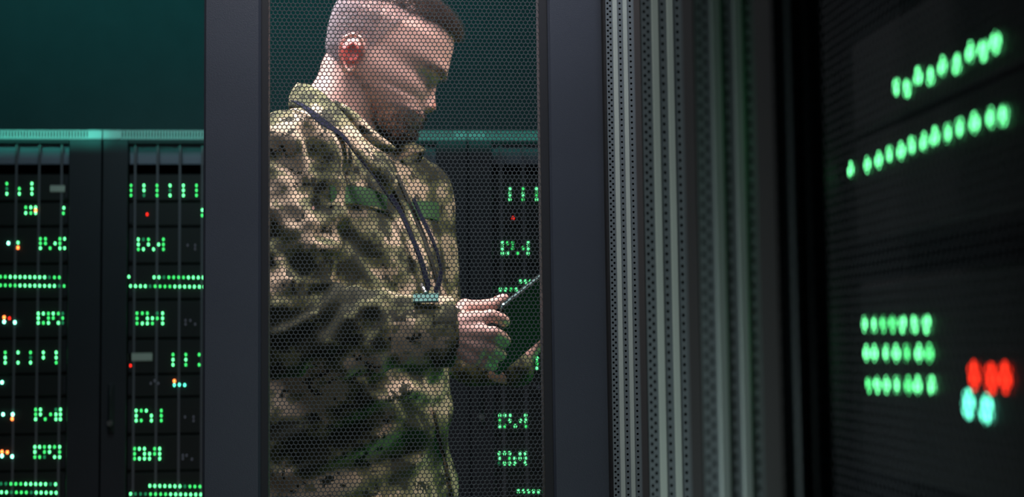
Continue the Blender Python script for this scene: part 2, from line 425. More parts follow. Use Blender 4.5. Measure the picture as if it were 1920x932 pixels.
build('cabinet_body', mb, M['rack'], nr)
build('side_frame', MB().box(XS-.02, XS+.04, y1-.03, y1, 0, 2.1, .002), M['rack'], nr)
build('side_frame', MB().box(XS-.02, XS+.04, y0, y0+.03, 0, 2.1, .002), M['rack'], nr)
build('top_rail', MB().box(XS-.02, XS+.04, y0+.03, y1-.03, 2.04, 2.1, .002), M['rack'], nr)
hex_sheet('honeycomb_mesh', (XS-.019, y1-.03, 0.4), (0, -1, 0), (0, 0, 1), y1-y0-.06, 1.64, 0.0066, 0.85, 0.0006, M['nearmesh'], nr)
TOP = [(1681, 164), (1701, 166), (1722, 143), (1745, 142), (1767, 124), (1794, 120), (1819, 98), (1844, 95), (1867, 80)]
MID = [(1595, 318), (1627, 309), (1648, 300), (1668, 290), (1690, 283), (1710, 273), (1732, 266), (1753, 256), (1778, 250), (1800, 240), (1828, 230), (1857, 221), (1881, 216)]
B1 = [(x, 608) for x in (1622, 1639, 1656, 1674, 1693, 1715, 1738)]
B2 = [(x, 662) for x in (1625, 1640, 1661, 1681, 1701, 1723, 1743)]
B3 = [(x, 722) for x in (1629, 1645, 1663, 1682, 1704, 1721, 1747)]
RD = [(1827, 704), (1859, 710), (1885, 708)]; CY = [(1816, 758), (1850, 768)]
def side_server(z0, z1, ds, leds):
    t = thing('rack_server', f'server with {ds}, at the right edge', 'server', (XS, .55, z0), 'blurred rack servers at the right')
    build('chassis', MB().box(XS, XS+.6, .235, .866, z0+.002, z1-.002, .002), M['srv'], t)
    for x, y, c in leds:
        p = PX(x, y, XS-.001)
        put_led(c, p, t, True)
z_top = PX(1767, 124, XS).z; z_mid = PX(1738, 262, XS).z; z_b = PX(1685, 662, XS).z; z_r = PX(1850, 735, XS).z
zc = (z_top+z_mid)/2
side_server(zc, z_top+.045, 'a short slanting row of big blurred green lights', [(x, y, '#') for x, y in TOP])
side_server(z_mid-.05, zc, 'a long slanting row of big blurred green lights', [(x, y, '#') for x, y in MID])
side_server(z_b-.075, z_b+.045, 'three stacked green rows beside red and cyan lights', [(x, y, '+' if (x*7) % 3 == 0 else '#') for x, y in B1+B2+B3] + [(x, y, 'r') for x, y in RD] + [(x, y, 'c') for x, y in CY])

# perforated posts seen edge-on between the door and the near rack
def hole_strip(mb, cols_u, y, x0, x1, z0, z1, pitch, hw):
    """front face at y with columns of hexagonal holes at fractions cols_u; hw half width of a hole column"""
    W = x1-x0; edges = []; prev = x0
    for ci, u in enumerate(cols_u):
        c = x0+u*W; a, b = c-hw, c+hw
        if a > prev: mb.quad((prev, y, z0), (a, y, z0), (a, y, z1), (prev, y, z1))
        n = int((z1-z0)/pitch); p = (z1-z0)/n; off = (ci % 2)*.5
        for k in range(n):
            zb_ = z0+k*p; zm = zb_+p/2 + 0
            if off: zb_ = z0+(k+.5)*p; zm = zb_+p/2
            if off and k == n-1: continue
            r = hw*.92; i0 = len(mb.v)
            ring = [(c+r*math.cos(t), y, zm+min(r, p*.42)*math.sin(t)) for t in [math.pi/3*q for q in range(6)]]
            ringb = [(vx, y+.0012, vz) for vx, _, vz in ring]
            box = [(b, y, zm), (b, y, zb_+p), (a, y, zb_+p), (a, y, zm), (a, y, zb_), (b, y, zb_)]
            mb.v += ring+ringb+box
            for q in range(6):
                q2 = (q+1) % 6
                mb.f.append((i0+12+q, i0+12+q2, i0+q2, i0+q)); mb.f.append((i0+q, i0+q2, i0+6+q2, i0+6+q))
        prev = b
    if x1 > prev: mb.quad((prev, y, z0), (x1, y, z0), (x1, y, z1), (prev, y, z1))
def vent_post(pxa, pxb, Y, label, bead='bead', z0=0.0, z1=2.1):
    x0, x1 = P(pxa, 466, Y).x, P(pxb, 466, Y).x
    t = thing('perforated_post', label, 'post', ((x0+x1)/2, Y, 0), 'perforated steel posts right of the mesh door')
    mb = MB(); hole_strip(mb, (.07, .16, .49, .84), Y, x0, x1, z0, z1, .0072, .0017)
    build('perforated_face', mb, M['vent'], t)
    W = x1-x0
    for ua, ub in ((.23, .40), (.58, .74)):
        build('streak_bead', MB().box(x0+ua*W, x0+ub*W, Y-.003, Y-.0002, z0, z1, .001), M[bead], t)['label'] = 'raised bead toned as a light streak'
    b = MB().box(x0-.001, x0, Y, Y+.03, z0, z1).box(x1, x1+.001, Y, Y+.03, z0, z1).box(x0, x1, Y+.029, Y+.03, z0, z1)
    build('post_channel', b, M['inner'], t)
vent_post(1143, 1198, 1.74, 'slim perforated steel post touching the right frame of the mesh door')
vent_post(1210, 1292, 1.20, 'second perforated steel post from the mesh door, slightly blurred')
vent_post(1312, 1432, 0.78, 'wide blurred perforated post, third from the mesh door', 'bead_dim')
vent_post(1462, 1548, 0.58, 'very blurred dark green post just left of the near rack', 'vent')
# ------------------------------------------------------------------ the man
YP = 2.25
MS = 1150.0
PO = P(725, 110, YP)
TILT = R(23); FW = Vector((math.cos(TILT), 0, -math.sin(TILT))); UPV = Vector((math.sin(TILT), 0, math.cos(TILT)))
# the person stands square to the room; head frame turned so that the face is in profile to the lens line
VY = Matrix.Rotation(-R(3), 3, 'Z')
FW = VY @ FW; UPV = VY @ UPV; SD = VY @ Vector((0, 1, 0))
def H(u, y, v): return PO + FW*u + SD*y + UPV*v
def interp(x, xs, ys): return float(np.interp(x, xs, ys))
VF = [-.117, -.108, -.1, -.09, -.081, -.075, -.069, -.063, -.058, -.05, -.035, -.02, -.008, .0, .0107, .02, .0313, .0628, .0865, .1, .11, .1165, .118]
UF = [.070, .089, .095, .0915, .096, .0945, .098, .0925, .090, .0885, .0875, .0875, .089, .0935, .1005, .1005, .0985, .0935, .085, .068, .046, .020, .0]
VB = [-.117, -.10, -.08, -.065, -.05, -.03, -.0174, .0122, .0407, .06, .08, .095, .105, .112, .118]
UB = [.05, .0, -.035, -.066, -.078, -.090, -.0966, -.1045, -.108, -.106, -.096, -.081, -.063, -.040, -.005]
VW = [-.117, -.11, -.1, -.09, -.075, -.06, -.04, -.02, .0, .02, .05, .075, .095, .108, .116, .118]
WW = [.012, .026, .036, .044, .055, .062, .068, .0715, .073, .0755, .077, .070, .055, .036, .014, .004]
def head_pt(th, v, grow=0.0):
    uf, ub, ww = interp(v, VF, UF), interp(v, VB, UB), interp(v, VW, WW)
    c = (uf+ub)/2 if v < -.05 else 0.40*uf+0.60*ub
    ct, st = math.cos(th), math.sin(th)
    ex = 2.0/2.35
    sx = math.copysign(abs(ct)**ex, ct); sy = math.copysign(abs(st)**ex, st)
    u = c + ((uf-c) if ct > 0 else (c-ub))*sx
    y = ww*sy
    if ct > 0:
        a = abs(y)
        g = lambda x, m, s: math.exp(-((x-m)/s)**2)
        # nose
        nb = interp(v, [-.062, -.057, -.048, -.040, -.026, -.010, .0, .008], [0, .006, .0195, .0165, .0095, .0045, .001, 0])
        nw = interp(v, [-.06, -.048, -.03, -.01, .01], [.013, .0145, .0105, .0085, .012])
        u += nb*math.exp(-(a/nw)**2.4)
        u += .006*g(a, .0145, .005)*g(v, -.049, .007)          # nostril wings
        # eye socket, lid and cheek
        u -= .0125*g(a, .034, .018)*g(v, -.009, .012)
        u += .0065*g(a, .032, .011)*g(v, -.013, .0065)
        u += .004*g(a, .030, .02)*g(v, .014, .007)             # brow ridge
        u += .005*g(a, .045, .018)*g(v, -.032, .016)
        u -= .0030*g(v, -.0745, .0022)*g(a, 0, .022)            # mouth line
        u -= .003*g(a, .026, .007)*g(v, -.055, .014)            # fold beside the mouth
        y += math.copysign(.002*g(v, -.03, .018)*g(a, .06, .02), y)
    if grow:
        n = Vector((u-c, y, (v-.01)*1.0)).normalized()
        return H(u+n.x*grow, y+n.y*grow, v+n.z*grow)
    return H(u, y, v)
def head_mesh(mb):
    nv, nt = 120, 128
    n0 = len(mb.v)
    vs = [-.117 + (.118+.117)*(0.5-0.5*math.cos(math.pi*(i+.5)/nv))*.999 for i in range(nv)]
    # denser around the face by mixing linear and cosine spacing
    vs = [.5*a + .5*(-.1168+.2345*i/(nv-1)) for i, a in enumerate(vs)]
    for v in vs:
        for k in range(nt):
            th = 2*math.pi*k/nt
            th = th - 0.28*math.sin(2*th)/2 if abs(math.cos(th)) > 0 else th
            mb.v.append(tuple(head_pt(th, v)))
    for i in range(nv-1):
        for k in range(nt):
            a = n0+i*nt+k; b = n0+i*nt+(k+1) % nt
            mb.f.append((a, b, b+nt, a+nt))
    mb.f.append(tuple(n0+nt-1-k for k in range(nt))); e = n0+(nv-1)*nt
    mb.f.append(tuple(e+k for k in range(nt)))

def evaluated(name, mb, voxel, smooth_it, factor=.5):
    me = bpy.data.meshes.new(name); me.from_pydata(mb.v, [], mb.f); me.update()
    o = bpy.data.objects.new(name, me); COL.objects.link(o)
    m = o.modifiers.new('r', 'REMESH'); m.mode = 'VOXEL'; m.voxel_size = voxel
    if smooth_it:
        s = o.modifiers.new('s', 'SMOOTH'); s.iterations = smooth_it; s.factor = factor
    dg = bpy.context.evaluated_depsgraph_get(); dg.update()
    out = bpy.data.meshes.new_from_object(o.evaluated_get(dg))
    bpy.data.objects.remove(o); bpy.data.meshes.remove(me)
    return out

PSI = R(35)
def body_sections(rows, shrink=0.0):
    out = []
    for py, xl, xr, b in rows:
        pl, pr = P(xl, py, YP), P(xr, py, YP); hx = (pr.x-pl.x)/2
        bb = min(b, hx*1.5)
        a = math.sqrt(max(hx*hx-(bb*math.sin(PSI))**2, (0.55*hx)**2))/math.cos(PSI)
        out.append(((pl+pr)/2, a-shrink, bb-shrink))
    return out
def loft(mb, secs, nt=56, ex=2/2.3):
    n0 = len(mb.v)
    for c, a, b in secs:
        for k in range(nt):
            t = 2*math.pi*k/nt; ct, st = math.cos(t), math.sin(t)
            x = a*math.copysign(abs(ct)**ex, ct); y = b*math.copysign(abs(st)**ex, st)
            # facing direction: +x turned towards the camera by PSI
            mb.v.append((c.x + x*math.cos(PSI)+y*math.sin(PSI), c.y - x*math.sin(PSI)+y*math.cos(PSI), c.z))
    for i in range(len(secs)-1):
        for k in range(nt):
            a = n0+i*nt+k; b = n0+i*nt+(k+1) % nt; mb.f.append((a, a+nt, b+nt, b))
    mb.f.append(tuple(n0+k for k in range(nt))); e = n0+(len(secs)-1)*nt
    mb.f.append(tuple(e+nt-1-k for k in range(nt)))
TORSO = [(205, 572, 665, .060), (222, 552, 700, .105), (245, 522, 728, .150), (275, 497, 752, .185), (310, 480, 785, .215), (350, 470, 806, .225),
         (400, 462, 816, .22), (480, 458, 825, .205), (560, 460, 832, .195), (650, 468, 836, .185), (740, 470, 838, .185), (840, 462, 844, .20),
         (932, 455, 850, .205), (1000, 452, 852, .21)]
HIPZ = P(650, 985, YP).z
root = thing('person', 'man in camouflage jacket with navy lanyard, head bowed over a tablet behind the mesh door', 'person', (PO.x-.10, YP, 0))

# --- body: head, neck, trunk, arms and hands in one continuous surface
bm_ = MB(); head_mesh(bm_)
bm_.chain([H(-.035, 0, -.045), P(655, 175, YP), P(632, 215, YP), P(622, 260, YP)], [.060, .058, .062, .075], 24)
# near ear
for sg in (-1, 1):
    ex_ = .0735
    def E(u, v, o): return H(-.045+u, sg*(ex_+o), -.028+v)
    helix = [(.013, .004, .000), (.014, .017, .006), (.006, .028, .010), (-.007, .029, .013), (-.017, .020, .015), (-.019, .004, .015), (-.014, -.010, .012), (-.006, -.020, .008), (.002, -.028, .004), (.009, -.026, .001), (.011, -.016, .0)]
    bm_.chain([E(*q) for q in helix], [.0030, .0034, .0036, .0036, .0036, .0034, .0034, .0038, .0048, .0040, .0030], 10)
    bm_.chain([E(.008, .010, .003), E(-.004, .016, .007), E(-.010, .004, .009), E(-.006, -.008, .007), E(.004, -.013, .004)], [.0026, .0030, .0032, .0030, .0028], 8)
    bm_.chain([E(.010, -.004, .004), E(.009, -.009, .004)], [.0036, .003], 8)
    bm_.sphere(E(-.004, .002, .001), .001, 16, 10, (16, 4.0, 24), Matrix((FW, SD, UPV)).transposed())
loft(bm_, body_sections(TORSO, .03))
NS, NE, NW = P(548, 300, 2.075), P(535, 622, 2.02), P(838, 622, 2.02)      # near shoulder, elbow, wrist
FS, FE, FWR = P(775, 372, 2.40), P(812, 650, 2.43), P(955, 690, 2.29)      # far arm
bm_.chain([NS, NS.lerp(NE, .5), NE, NE.lerp(NW, .45), NE.lerp(NW, .85), NW], [.056, .050, .042, .040, .031, .028], 18)
bm_.chain([FS, FS.lerp(FE, .5), FE, FE.lerp(FWR, .5), FWR], [.055, .05, .042, .038, .028], 18)
def hand(wr, knuckles, fingers, thumb, rk=.0125):
    for k in knuckles:
        bm_.chain([wr, wr.lerp(k, .5), k], [.024, .0205, rk+.002], 12)
    for k, f in zip(knuckles, fingers):
        pts = [k]+f; n = len(pts)
        bm_.chain(pts, [.0108-.0022*i/(n-1) for i in range(n)], 12)
    bm_.chain([wr.lerp(thumb[0], .35)]+thumb, [.019, .0145, .0112, .0098, .0086], 12)
kn = [P(893, 600, 1.998), P(900, 624, 1.99), P(897, 648, 1.992), P(888, 668, 2.0)]
fg = [[P(920, 592, 1.995), P(938, 597, 2.005), P(946, 603, 2.020)],
      [P(925, 624, 1.985), P(941, 632, 2.01), P(948, 640, 2.04)],
      [P(920, 652, 1.995), P(934, 660, 2.02), P(940, 667, 2.05)],
      [P(905, 677, 2.005), P(918, 683, 2.03), P(924, 686, 2.065)]]
th = [P(872, 578, 2.035), P(903, 576, 2.045), P(925, 571, 2.052), P(944, 560, 2.056)]
hand(NW, kn, fg, th)
kn2 = [P(1002, 648, 2.290), P(1006, 636, 2.310), P(1009, 624, 2.330), P(1011, 612, 2.350)]
fg2 = [[P(1025, 632, 2.275), P(1045, 616, 2.270), P(1060, 602, 2.265)], [P(1028, 618, 2.280), P(1050, 602, 2.275), P(1066, 588, 2.270)],
       [P(1030, 606, 2.300), P(1050, 588, 2.290), P(1066, 576, 2.280)], [P(1028, 596, 2.320), P(1046, 582, 2.310), P(1058, 572, 2.300)]]
th2 = [P(985, 624, 2.310), P(995, 602, 2.290), P(1008, 588, 2.280), P(1022, 576, 2.275)]
hand(FWR, kn2, fg2, th2)
hc = P(650, 985, YP)
for sy, fy in ((-1, -.02), (1, .04)):
    hip = Vector((hc.x+sy*.1*math.sin(PSI), YP+sy*.1*math.cos(PSI), hc.z-.02))
    knee = Vector((hip.x+fy+.03, hip.y, .50)); ank = Vector((hip.x+fy, hip.y, .09))
    bm_.chain([hip, hip.lerp(knee, .5), knee, knee.lerp(ank, .35), ank], [.095, .08, .055, .055, .04], 18)
    bm_.chain([ank, ank+Vector((.06*math.cos(PSI), -.06*math.sin(PSI), -.045)), ank+Vector((.15*math.cos(PSI), -.15*math.sin(PSI), -.06))], [.04, .035, .028], 14)
    if sy < 0: LEGN = (hip, knee, ank)
    else: LEGF = (hip, knee, ank)
bme = evaluated('body', bm_, .0026, 3, .5)

# skin
def skin_mat():
    m, N, L, b = nodes_mat('warm_skin')
    g = N.new('ShaderNodeNewGeometry')
    nz = N.new('ShaderNodeTexNoise'); nz.inputs['Scale'].default_value = 45; nz.inputs['Detail'].default_value = 5
    L.new(g.outputs['Position'], nz.inputs['Vector'])
    mx = N.new('ShaderNodeMixRGB'); mx.inputs[1].default_value = (.60, .34, .28, 1); mx.inputs[2].default_value = (.74, .46, .40, 1)
    L.new(nz.outputs[0], mx.inputs[0])
    def blob(center, rad, col, prev, amt=1.0):
        d = N.new('ShaderNodeVectorMath'); d.operation = 'DISTANCE'; d.inputs[1].default_value = tuple(center)
        L.new(g.outputs['Position'], d.inputs[0])
        mr = N.new('ShaderNodeMapRange'); mr.inputs['From Min'].default_value = rad*.55; mr.inputs['From Max'].default_value = rad
        mr.inputs['To Min'].default_value = amt; mr.inputs['To Max'].default_value = 0
        L.new(d.outputs['Value'], mr.inputs['Value'])
        k = N.new('ShaderNodeMixRGB'); k.inputs[2].default_value = col
        L.new(mr.outputs[0], k.inputs[0]); L.new(prev, k.inputs[1]); return k.outputs[0]
    o = mx.outputs[0]
    o = blob(H(-.045, -.083, -.028), .026, (.60, .04, .035, 1), o, .8)     # ear redness, with backlight shining through put into the colour
    o = blob(H(-.045, .083, -.028), .026, (.60, .04, .035, 1), o, .8)
    o = blob(H(.108, 0, -.048), .020, (.62, .22, .17, 1), o, .6)           # nose tip
    o = blob(H(.099, 0, -.075), .016, (.42, .12, .10, 1), o, .8)           # lips
    L.new(o, b.inputs['Base Color'])
    b.inputs['Roughness'].default_value = .5; b.inputs['Subsurface Weight'].default_value = .15
    b.inputs['Subsurface Radius'].default_value = (1, .3, .15); b.inputs['Subsurface Scale'].default_value = .008
    n2 = N.new('ShaderNodeTexNoise'); n2.inputs['Scale'].default_value = 700; L.new(g.outputs['Position'], n2.inputs['Vector'])
    bp = N.new('ShaderNodeBump'); bp.inputs['Strength'].default_value = .15; bp.inputs['Distance'].default_value = .001
    L.new(n2.outputs[0], bp.inputs['Height']); L.new(bp.outputs[0], b.inputs['Normal'])
    return m
M['skin'] = skin_mat()
body = link('body', bme, M['skin'], root, True)

# --- hair, beard, brows: short real strands rooted on the head
def strands(name, n, region, length, lean, material, rad=.00035, ylim=None):
    V, Fc = [], []; tries = 0
    while len(V) < n*4 and tries < n*40:
        tries += 1
        v = random.uniform(-.117, .1175); thh = random.uniform(0, 2*math.pi)
        p0 = head_pt(thh, v); q = p0-PO; u, y = q.dot(FW), q.dot(SD)
        wgt = region(u, y, v)
        if random.random() > wgt: continue
        e = .004
        du = head_pt(thh+e*8, v)-p0; dv = head_pt(thh, min(v+e, .1178))-p0
        nn = du.cross(dv)
        if nn.length < 1e-9: continue
        nn.normalize()
        cen = H(0, 0, .01)
        if nn.dot(p0-cen) < 0: nn = -nn
        ln = length(u, y, v)*random.uniform(.7, 1.2)
        d = (nn + lean(u, y, v) + Vector((random.gauss(0, .18), random.gauss(0, .18), random.gauss(0, .18)))).normalized()
        t1 = d.orthogonal().normalized(); t2 = d.cross(t1)
        i = len(V); b0 = p0-nn*.001
        for a in range(3):
            V.append(b0+(t1*math.cos(a*2.094)+t2*math.sin(a*2.094))*rad)
        V.append(b0+d*(ln+.001))
        Fc += [(i, i+1, i+3), (i+1, i+2, i+3), (i+2, i, i+3)]
    me = bpy.data.meshes.new(name); me.from_pydata([tuple(x) for x in V], [], Fc); me.update()
    return link(name, me, material, root, False)
def hairline(u):
    return interp(u, [-.11, -.075, -.06, -.052, -.045, -.038, -.030, -.018, .005, .02, .06, .12], [-.095, -.085, -.07, -.02, .0, -.030, -.030, .005, .050, .072, .0745, .072])
def top(u, y, v): return v > .070 and u > -.03
hair_side = lambda u, y, v: (1 if v > hairline(u) else 0) * (0 if top(u, y, v) and v > .085 else 1)
hair_top = lambda u, y, v: 1 if (v > max(.072, hairline(u)) and u > -.045) else 0
M['hairgrey'] = mat('buzzed_grey_brown_hair', (.36, .32, .345), .55)
M['hairbrown'] = mat('short_brown_hair', (.16, .125, .11), .5)
M['beard'] = mat('dark_brown_stubble', (.030, .020, .015), .6)
strands('buzzed_hair', 26000, hair_side, lambda u, y, v: .0042, lambda u, y, v: UPV*-.6, M['hairgrey'], .00055)
strands('top_hair', 8000, hair_top, lambda u, y, v: interp(u, [-.04, .03, .08], [.008, .014, .017]), lambda u, y, v: FW*1.1+UPV*.2, M['hairbrown'], .0006)
def bregion(u, y, v):
    if v > -.045 or u < -.035: return 0
    if u > .06 and v > -.062 and abs(y) > .03: return 0
    if abs(v+.073) < .005 and abs(y) < .02 and u > .07: return .1
    lim = interp(u, [-.035, .0, .05, .075, .1], [-.050, -.058, -.072, -.060, -.056])
    return 1 if v < lim else .12*(v < lim+.012)
strands('beard', 7000, bregion, lambda u, y, v: .005, lambda u, y, v: UPV*-.6, M['beard'], .0005)
strands('eyebrows', 900, lambda u, y, v: 1 if (abs(v-.0060-(.0035*(1-abs(abs(y)-.03)/.02))) < .0042 and .010 < abs(y) < .052 and u > .03) else 0, lambda u, y, v: .007, lambda u, y, v: SD*math.copysign(1.2, y)-UPV*.1, M['hairbrown'], .0006)
strands('eyelashes', 160, lambda u, y, v: 1 if (abs(v+.0185) < .0016 and .018 < abs(y) < .045 and u > .03) else 0, lambda u, y, v: .008, lambda u, y, v: UPV*-1.2+FW*.6, M['beard'], .0004)

# --- camouflage cloth
def camo():
    m, N, L, b = nodes_mat('pixel_camouflage_cloth')
    tc = N.new('ShaderNodeNewGeometry')
    def noise_at(scale, snap, detail, off):
        a = N.new('ShaderNodeVectorMath'); a.operation = 'SNAP'; a.inputs[1].default_value = (snap, snap, snap)
        L.new(tc.outputs['Position'], a.inputs[0])
        c = N.new('ShaderNodeVectorMath'); c.operation = 'ADD'; c.inputs[1].default_value = (off, off*.7, off*1.3)
        L.new(a.outputs[0], c.inputs[0])
        s = N.new('ShaderNodeVectorMath'); s.operation = 'MULTIPLY'; s.inputs[1].default_value = (1, 1, 1.35)
        L.new(c.outputs[0], s.inputs[0])
        n = N.new('ShaderNodeTexNoise'); n.inputs['Scale'].default_value = scale; n.inputs['Detail'].default_value = detail
        n.inputs['Roughness'].default_value = .62
        L.new(s.outputs[0], n.inputs['Vector']); return n.outputs[0]
    r1 = N.new('ShaderNodeValToRGB'); r1.color_ramp.interpolation = 'CONSTANT'
    e = r1.color_ramp.elements
    e[0].position = 0; e[0].color = (.028, .030, .016, 1)
    e[1].position = .43; e[1].color = (.10, .105, .05, 1)
    for pos, c in ((.485, (.20, .185, .10, 1)), (.535, (.50, .385, .27, 1)), (.66, (.20, .185, .10, 1))):
        q = e.new(pos); q.color = c
    L.new(noise_at(11, .0042, 3.5, 3.1), r1.inputs[0])
    r2 = N.new('ShaderNodeValToRGB'); r2.color_ramp.interpolation = 'CONSTANT'
    r2.color_ramp.elements[0].color = (0, 0, 0, 1); r2.color_ramp.elements[1].position = .60; r2.color_ramp.elements[1].color = (1, 1, 1, 1)
    L.new(noise_at(34, .0042, 2, 11.0), r2.inputs[0])
    mx = N.new('ShaderNodeMixRGB'); mx.inputs[2].default_value = (.03, .03, .018, 1)
    L.new(r2.outputs[0], mx.inputs[0]); L.new(r1.outputs[0], mx.inputs[1])
    L.new(mx.outputs[0], b.inputs['Base Color']); b.inputs['Roughness'].default_value = .85
    b.inputs['Specular IOR Level'].default_value = .2
    nz = N.new('ShaderNodeTexNoise'); nz.inputs['Scale'].default_value = 90; nz.inputs['Detail'].default_value = 4
    L.new(tc.outputs['Position'], nz.inputs['Vector'])
    bp = N.new('ShaderNodeBump'); bp.inputs['Strength'].default_value = .5; bp.inputs['Distance'].default_value = .004
    L.new(nz.outputs[0], bp.inputs['Height']); L.new(bp.outputs[0], b.inputs['Normal'])
    return m
M['camo'] = camo()
M['greenband'] = mat('green_cloth_band', (.03, .105, .03), .8, 0, .3, 300)
M['navy'] = mat('navy_ribbon', (.007, .009, .024), .8, spec=.1)
M['teal'] = mat('teal_badge', (.015, .13, .11), .4)
M['zip'] = mat('dark_zip_tape', (.03, .03, .022), .6)

jb = MB(); loft(jb, body_sections(TORSO, 0))
jb.chain([P(572, 285, 2.12), NS, NS.lerp(NE, .3), NS.lerp(NE, .6), NE, NE.lerp(NW, .3), NE.lerp(NW, .6), NE.lerp(NW, .85), NE.lerp(NW, .97)],
         [.070, .078, .074, .069, .066, .062, .058, .052, .047], 24)
jb.chain([P(750, 350, 2.36), FS, FS.lerp(FE, .4), FE, FE.lerp(FWR, .5), FE.lerp(FWR, 1.02)], [.068, .070, .064, .058, .048, .034], 24)
jme = evaluated('jacket', jb, .006, 8, .5)
nV = len(jme.vertices); co = np.empty(nV*3, np.float32); jme.vertices.foreach_get('co', co); co = co.reshape(-1, 3)
no = np.empty(nV*3, np.float32); jme.vertices.foreach_get('normal', no); no = no.reshape(-1, 3)
def ridge(x): return 1-abs(x)*2.0
def seg_t(p, a, b):
    d = b-a; t = max(0, min(1, (p-a).dot(d)/d.dot(d))); return t, (p-(a+d*t))
out = co.copy()
CREASES = [([(583, 250), (600, 310), (613, 370), (608, 440)], -.015, .011), ([(520, 290), (566, 330), (598, 395)], -.010, .013),
           ([(525, 605), (570, 588), (612, 556)], -.010, .009), ([(545, 650), (610, 612), (652, 566)], -.011, .010),
           ([(590, 690), (660, 660), (695, 600)], -.010, .010), ([(735, 575), (742, 620), (735, 680)], -.009, .010),
           ([(535, 868), (620, 832), (705, 788)], -.012, .014), ([(515, 925), (640, 884), (770, 850)], -.012, .014),
           ([(640, 430), (690, 470), (750, 540)], -.008, .012), ([(505, 430), (545, 470), (590, 540)], -.010, .012), ([(700, 720), (770, 700), (820, 720)], -.010, .012)]
CR3 = [([Vector((q.x, 0, q.z)) for q in (P(x, y, 2.04) for x, y in pts)], a, w_) for pts, a, w_ in CREASES]
def crease(p):
    if p.y > 2.28: return 0
    q = Vector((p.x, 0, p.z)); s_ = 0
    for pts, a, w_ in CR3:
        dmin = min(seg_t(q, pts[k], pts[k+1])[1].length for k in range(len(pts)-1))
        if dmin < 3*w_:
            s_ += a*math.exp(-(dmin/w_)**2) - a*.45*math.exp(-((dmin-1.9*w_)/(.8*w_))**2)
    return s_
for i in range(nV):
    p = Vector(co[i]); n = Vector(no[i])
    t1, r1 = seg_t(p, NS, NE); t2, r2 = seg_t(p, NE, NW)
    d1, d2 = r1.length, r2.length
    base = noise.noise(Vector((p.x*7, p.y*7, p.z*5)))*.007
    if min(d1, d2) < .095:
        if d2 < d1:   # forearm: folds running round the sleeve, slanting up to the elbow
            s = (p-NE).dot((NW-NE).normalized())
            amp = .012*max(.35, 1-abs(t2-.25)*1.1)
            q = Vector((s*15 + p.z*9, p.y*4, p.z*7+4.0))
            f = ridge(noise.noise(q))-.6
            base += amp*f + .004*noise.noise(Vector((s*38, p.y*20, p.z*26)))
        else:
            amp = .005+.009*max(0, (t1-.45)/.55)
            q = Vector((p.x*9+p.z*3, p.y*7, p.z*(6+7*t1)+p.x*8))
            base += amp*(ridge(noise.noise(q))-.55)
    else:
        q = Vector((p.x*5+p.z*8, p.y*6, p.z*6-p.x*7))
        amp = .006 if p.z > NE.z else .011
        base += amp*(ridge(noise.noise(q))-.6)
    out[i] = co[i] + no[i]*(base + (crease(p) if n.y < .3 else 0))
# crease where the sleeve meets the chest
jme.vertices.foreach_set('co', out.ravel()); jme.update()
bvh = BVHTree.FromPolygons([Vector(v) for v in out], [tuple(p.vertices) for p in jme.polygons])
def hit(px, py, off=.003):
    d = Vector(ray(px, py)).normalized()
    loc, n, idx, dist = bvh.ray_cast(CAM_LOC, d)
    if loc is None:
        q = P(px, py, YP); loc, n, idx, dist = bvh.find_nearest(q)
    if n.dot(d) > 0: n = -n
    return loc + n*off, n
jacket = link('jacket', jme, M['camo'], root, True)

def ribbon(name, path, width, off, thick, material, parent, step=7, ext=False):
    pts = []
    for (x0, y0), (x1, y1) in zip(path[:-1], path[1:]):
        k = max(1, int(math.hypot(x1-x0, y1-y0)/step))
        pts += [(x0+(x1-x0)*i/k, y0+(y1-y0)*i/k) for i in range(k)]
    pts.append(path[-1])
    A = [hit(x, y, off) for x, y in pts]
    P3 = [a[0] for a in A]; N3 = [a[1] for a in A]
    for _ in range(3):
        P3 = [P3[0]]+[P3[i]*.5+(P3[i-1]+P3[i+1])*.25 for i in range(1, len(P3)-1)]+[P3[-1]]
        N3 = [N3[0]]+[(N3[i]+N3[i-1]+N3[i+1]).normalized() for i in range(1, len(N3)-1)]+[N3[-1]]
    mb = MB()
    for i, p in enumerate(P3):
        t = (P3[min(i+1, len(P3)-1)]-P3[max(i-1, 0)]).normalized(); s = t.cross(N3[i]).normalized()
        for sg, o_ in ((-1, 0), (1, 0), (1, thick), (-1, thick)):
            mb.v.append(tuple(p+s*sg*width/2+N3[i]*o_))
    for i in range(len(P3)-1):
        for k in range(4): mb.f.append((4*i+k, 4*i+(k+1) % 4, 4*i+4+(k+1) % 4, 4*i+4+k))
    mb.f.append((3, 2, 1, 0)); e = 4*(len(P3)-1); mb.f.append((e, e+1, e+2, e+3))
    return build(name, mb, material, parent)
ribbon('chest_band', [(618, 366), (650, 364), (690, 370), (722, 384)], .028, .001, .003, M['greenband'], jacket)['label'] = 'dark green band across the near chest'
ribbon('chest_band', [(764, 398), (785, 394), (806, 394), (820, 398)], .030, .001, .003, M['greenband'], jacket)['label'] = 'dark green band across the far chest'
ribbon('pocket_edge', [(616, 386), (650, 380), (690, 386), (735, 402)], .003, .002, .002, M['camo'], jacket)
ribbon('zip', [(742, 330), (764, 380), (790, 440), (812, 510), (828, 575)], .012, .001, .003, M['zip'], jacket)
ribbon('placket', [(730, 335), (752, 385), (778, 445), (800, 515), (815, 580)], .018, .002, .004, M['camo'], jacket)
ribbon('hem_cord', [(812, 770), (822, 820), (834, 870), (846, 932), (848, 960)], .006, .002, .004, M['camo'], jacket)
# cuff
mbc = MB(); d = (NW-NE).normalized()
c0 = NE.lerp(NW, .90)
mbc.tube([c0, c0+d*.006, c0+d*.030, c0+d*.034, c0+d*.033], [.047, .052, .052, .049, .038], 28)
build('cuff', mbc, M['camo'], jacket, True)
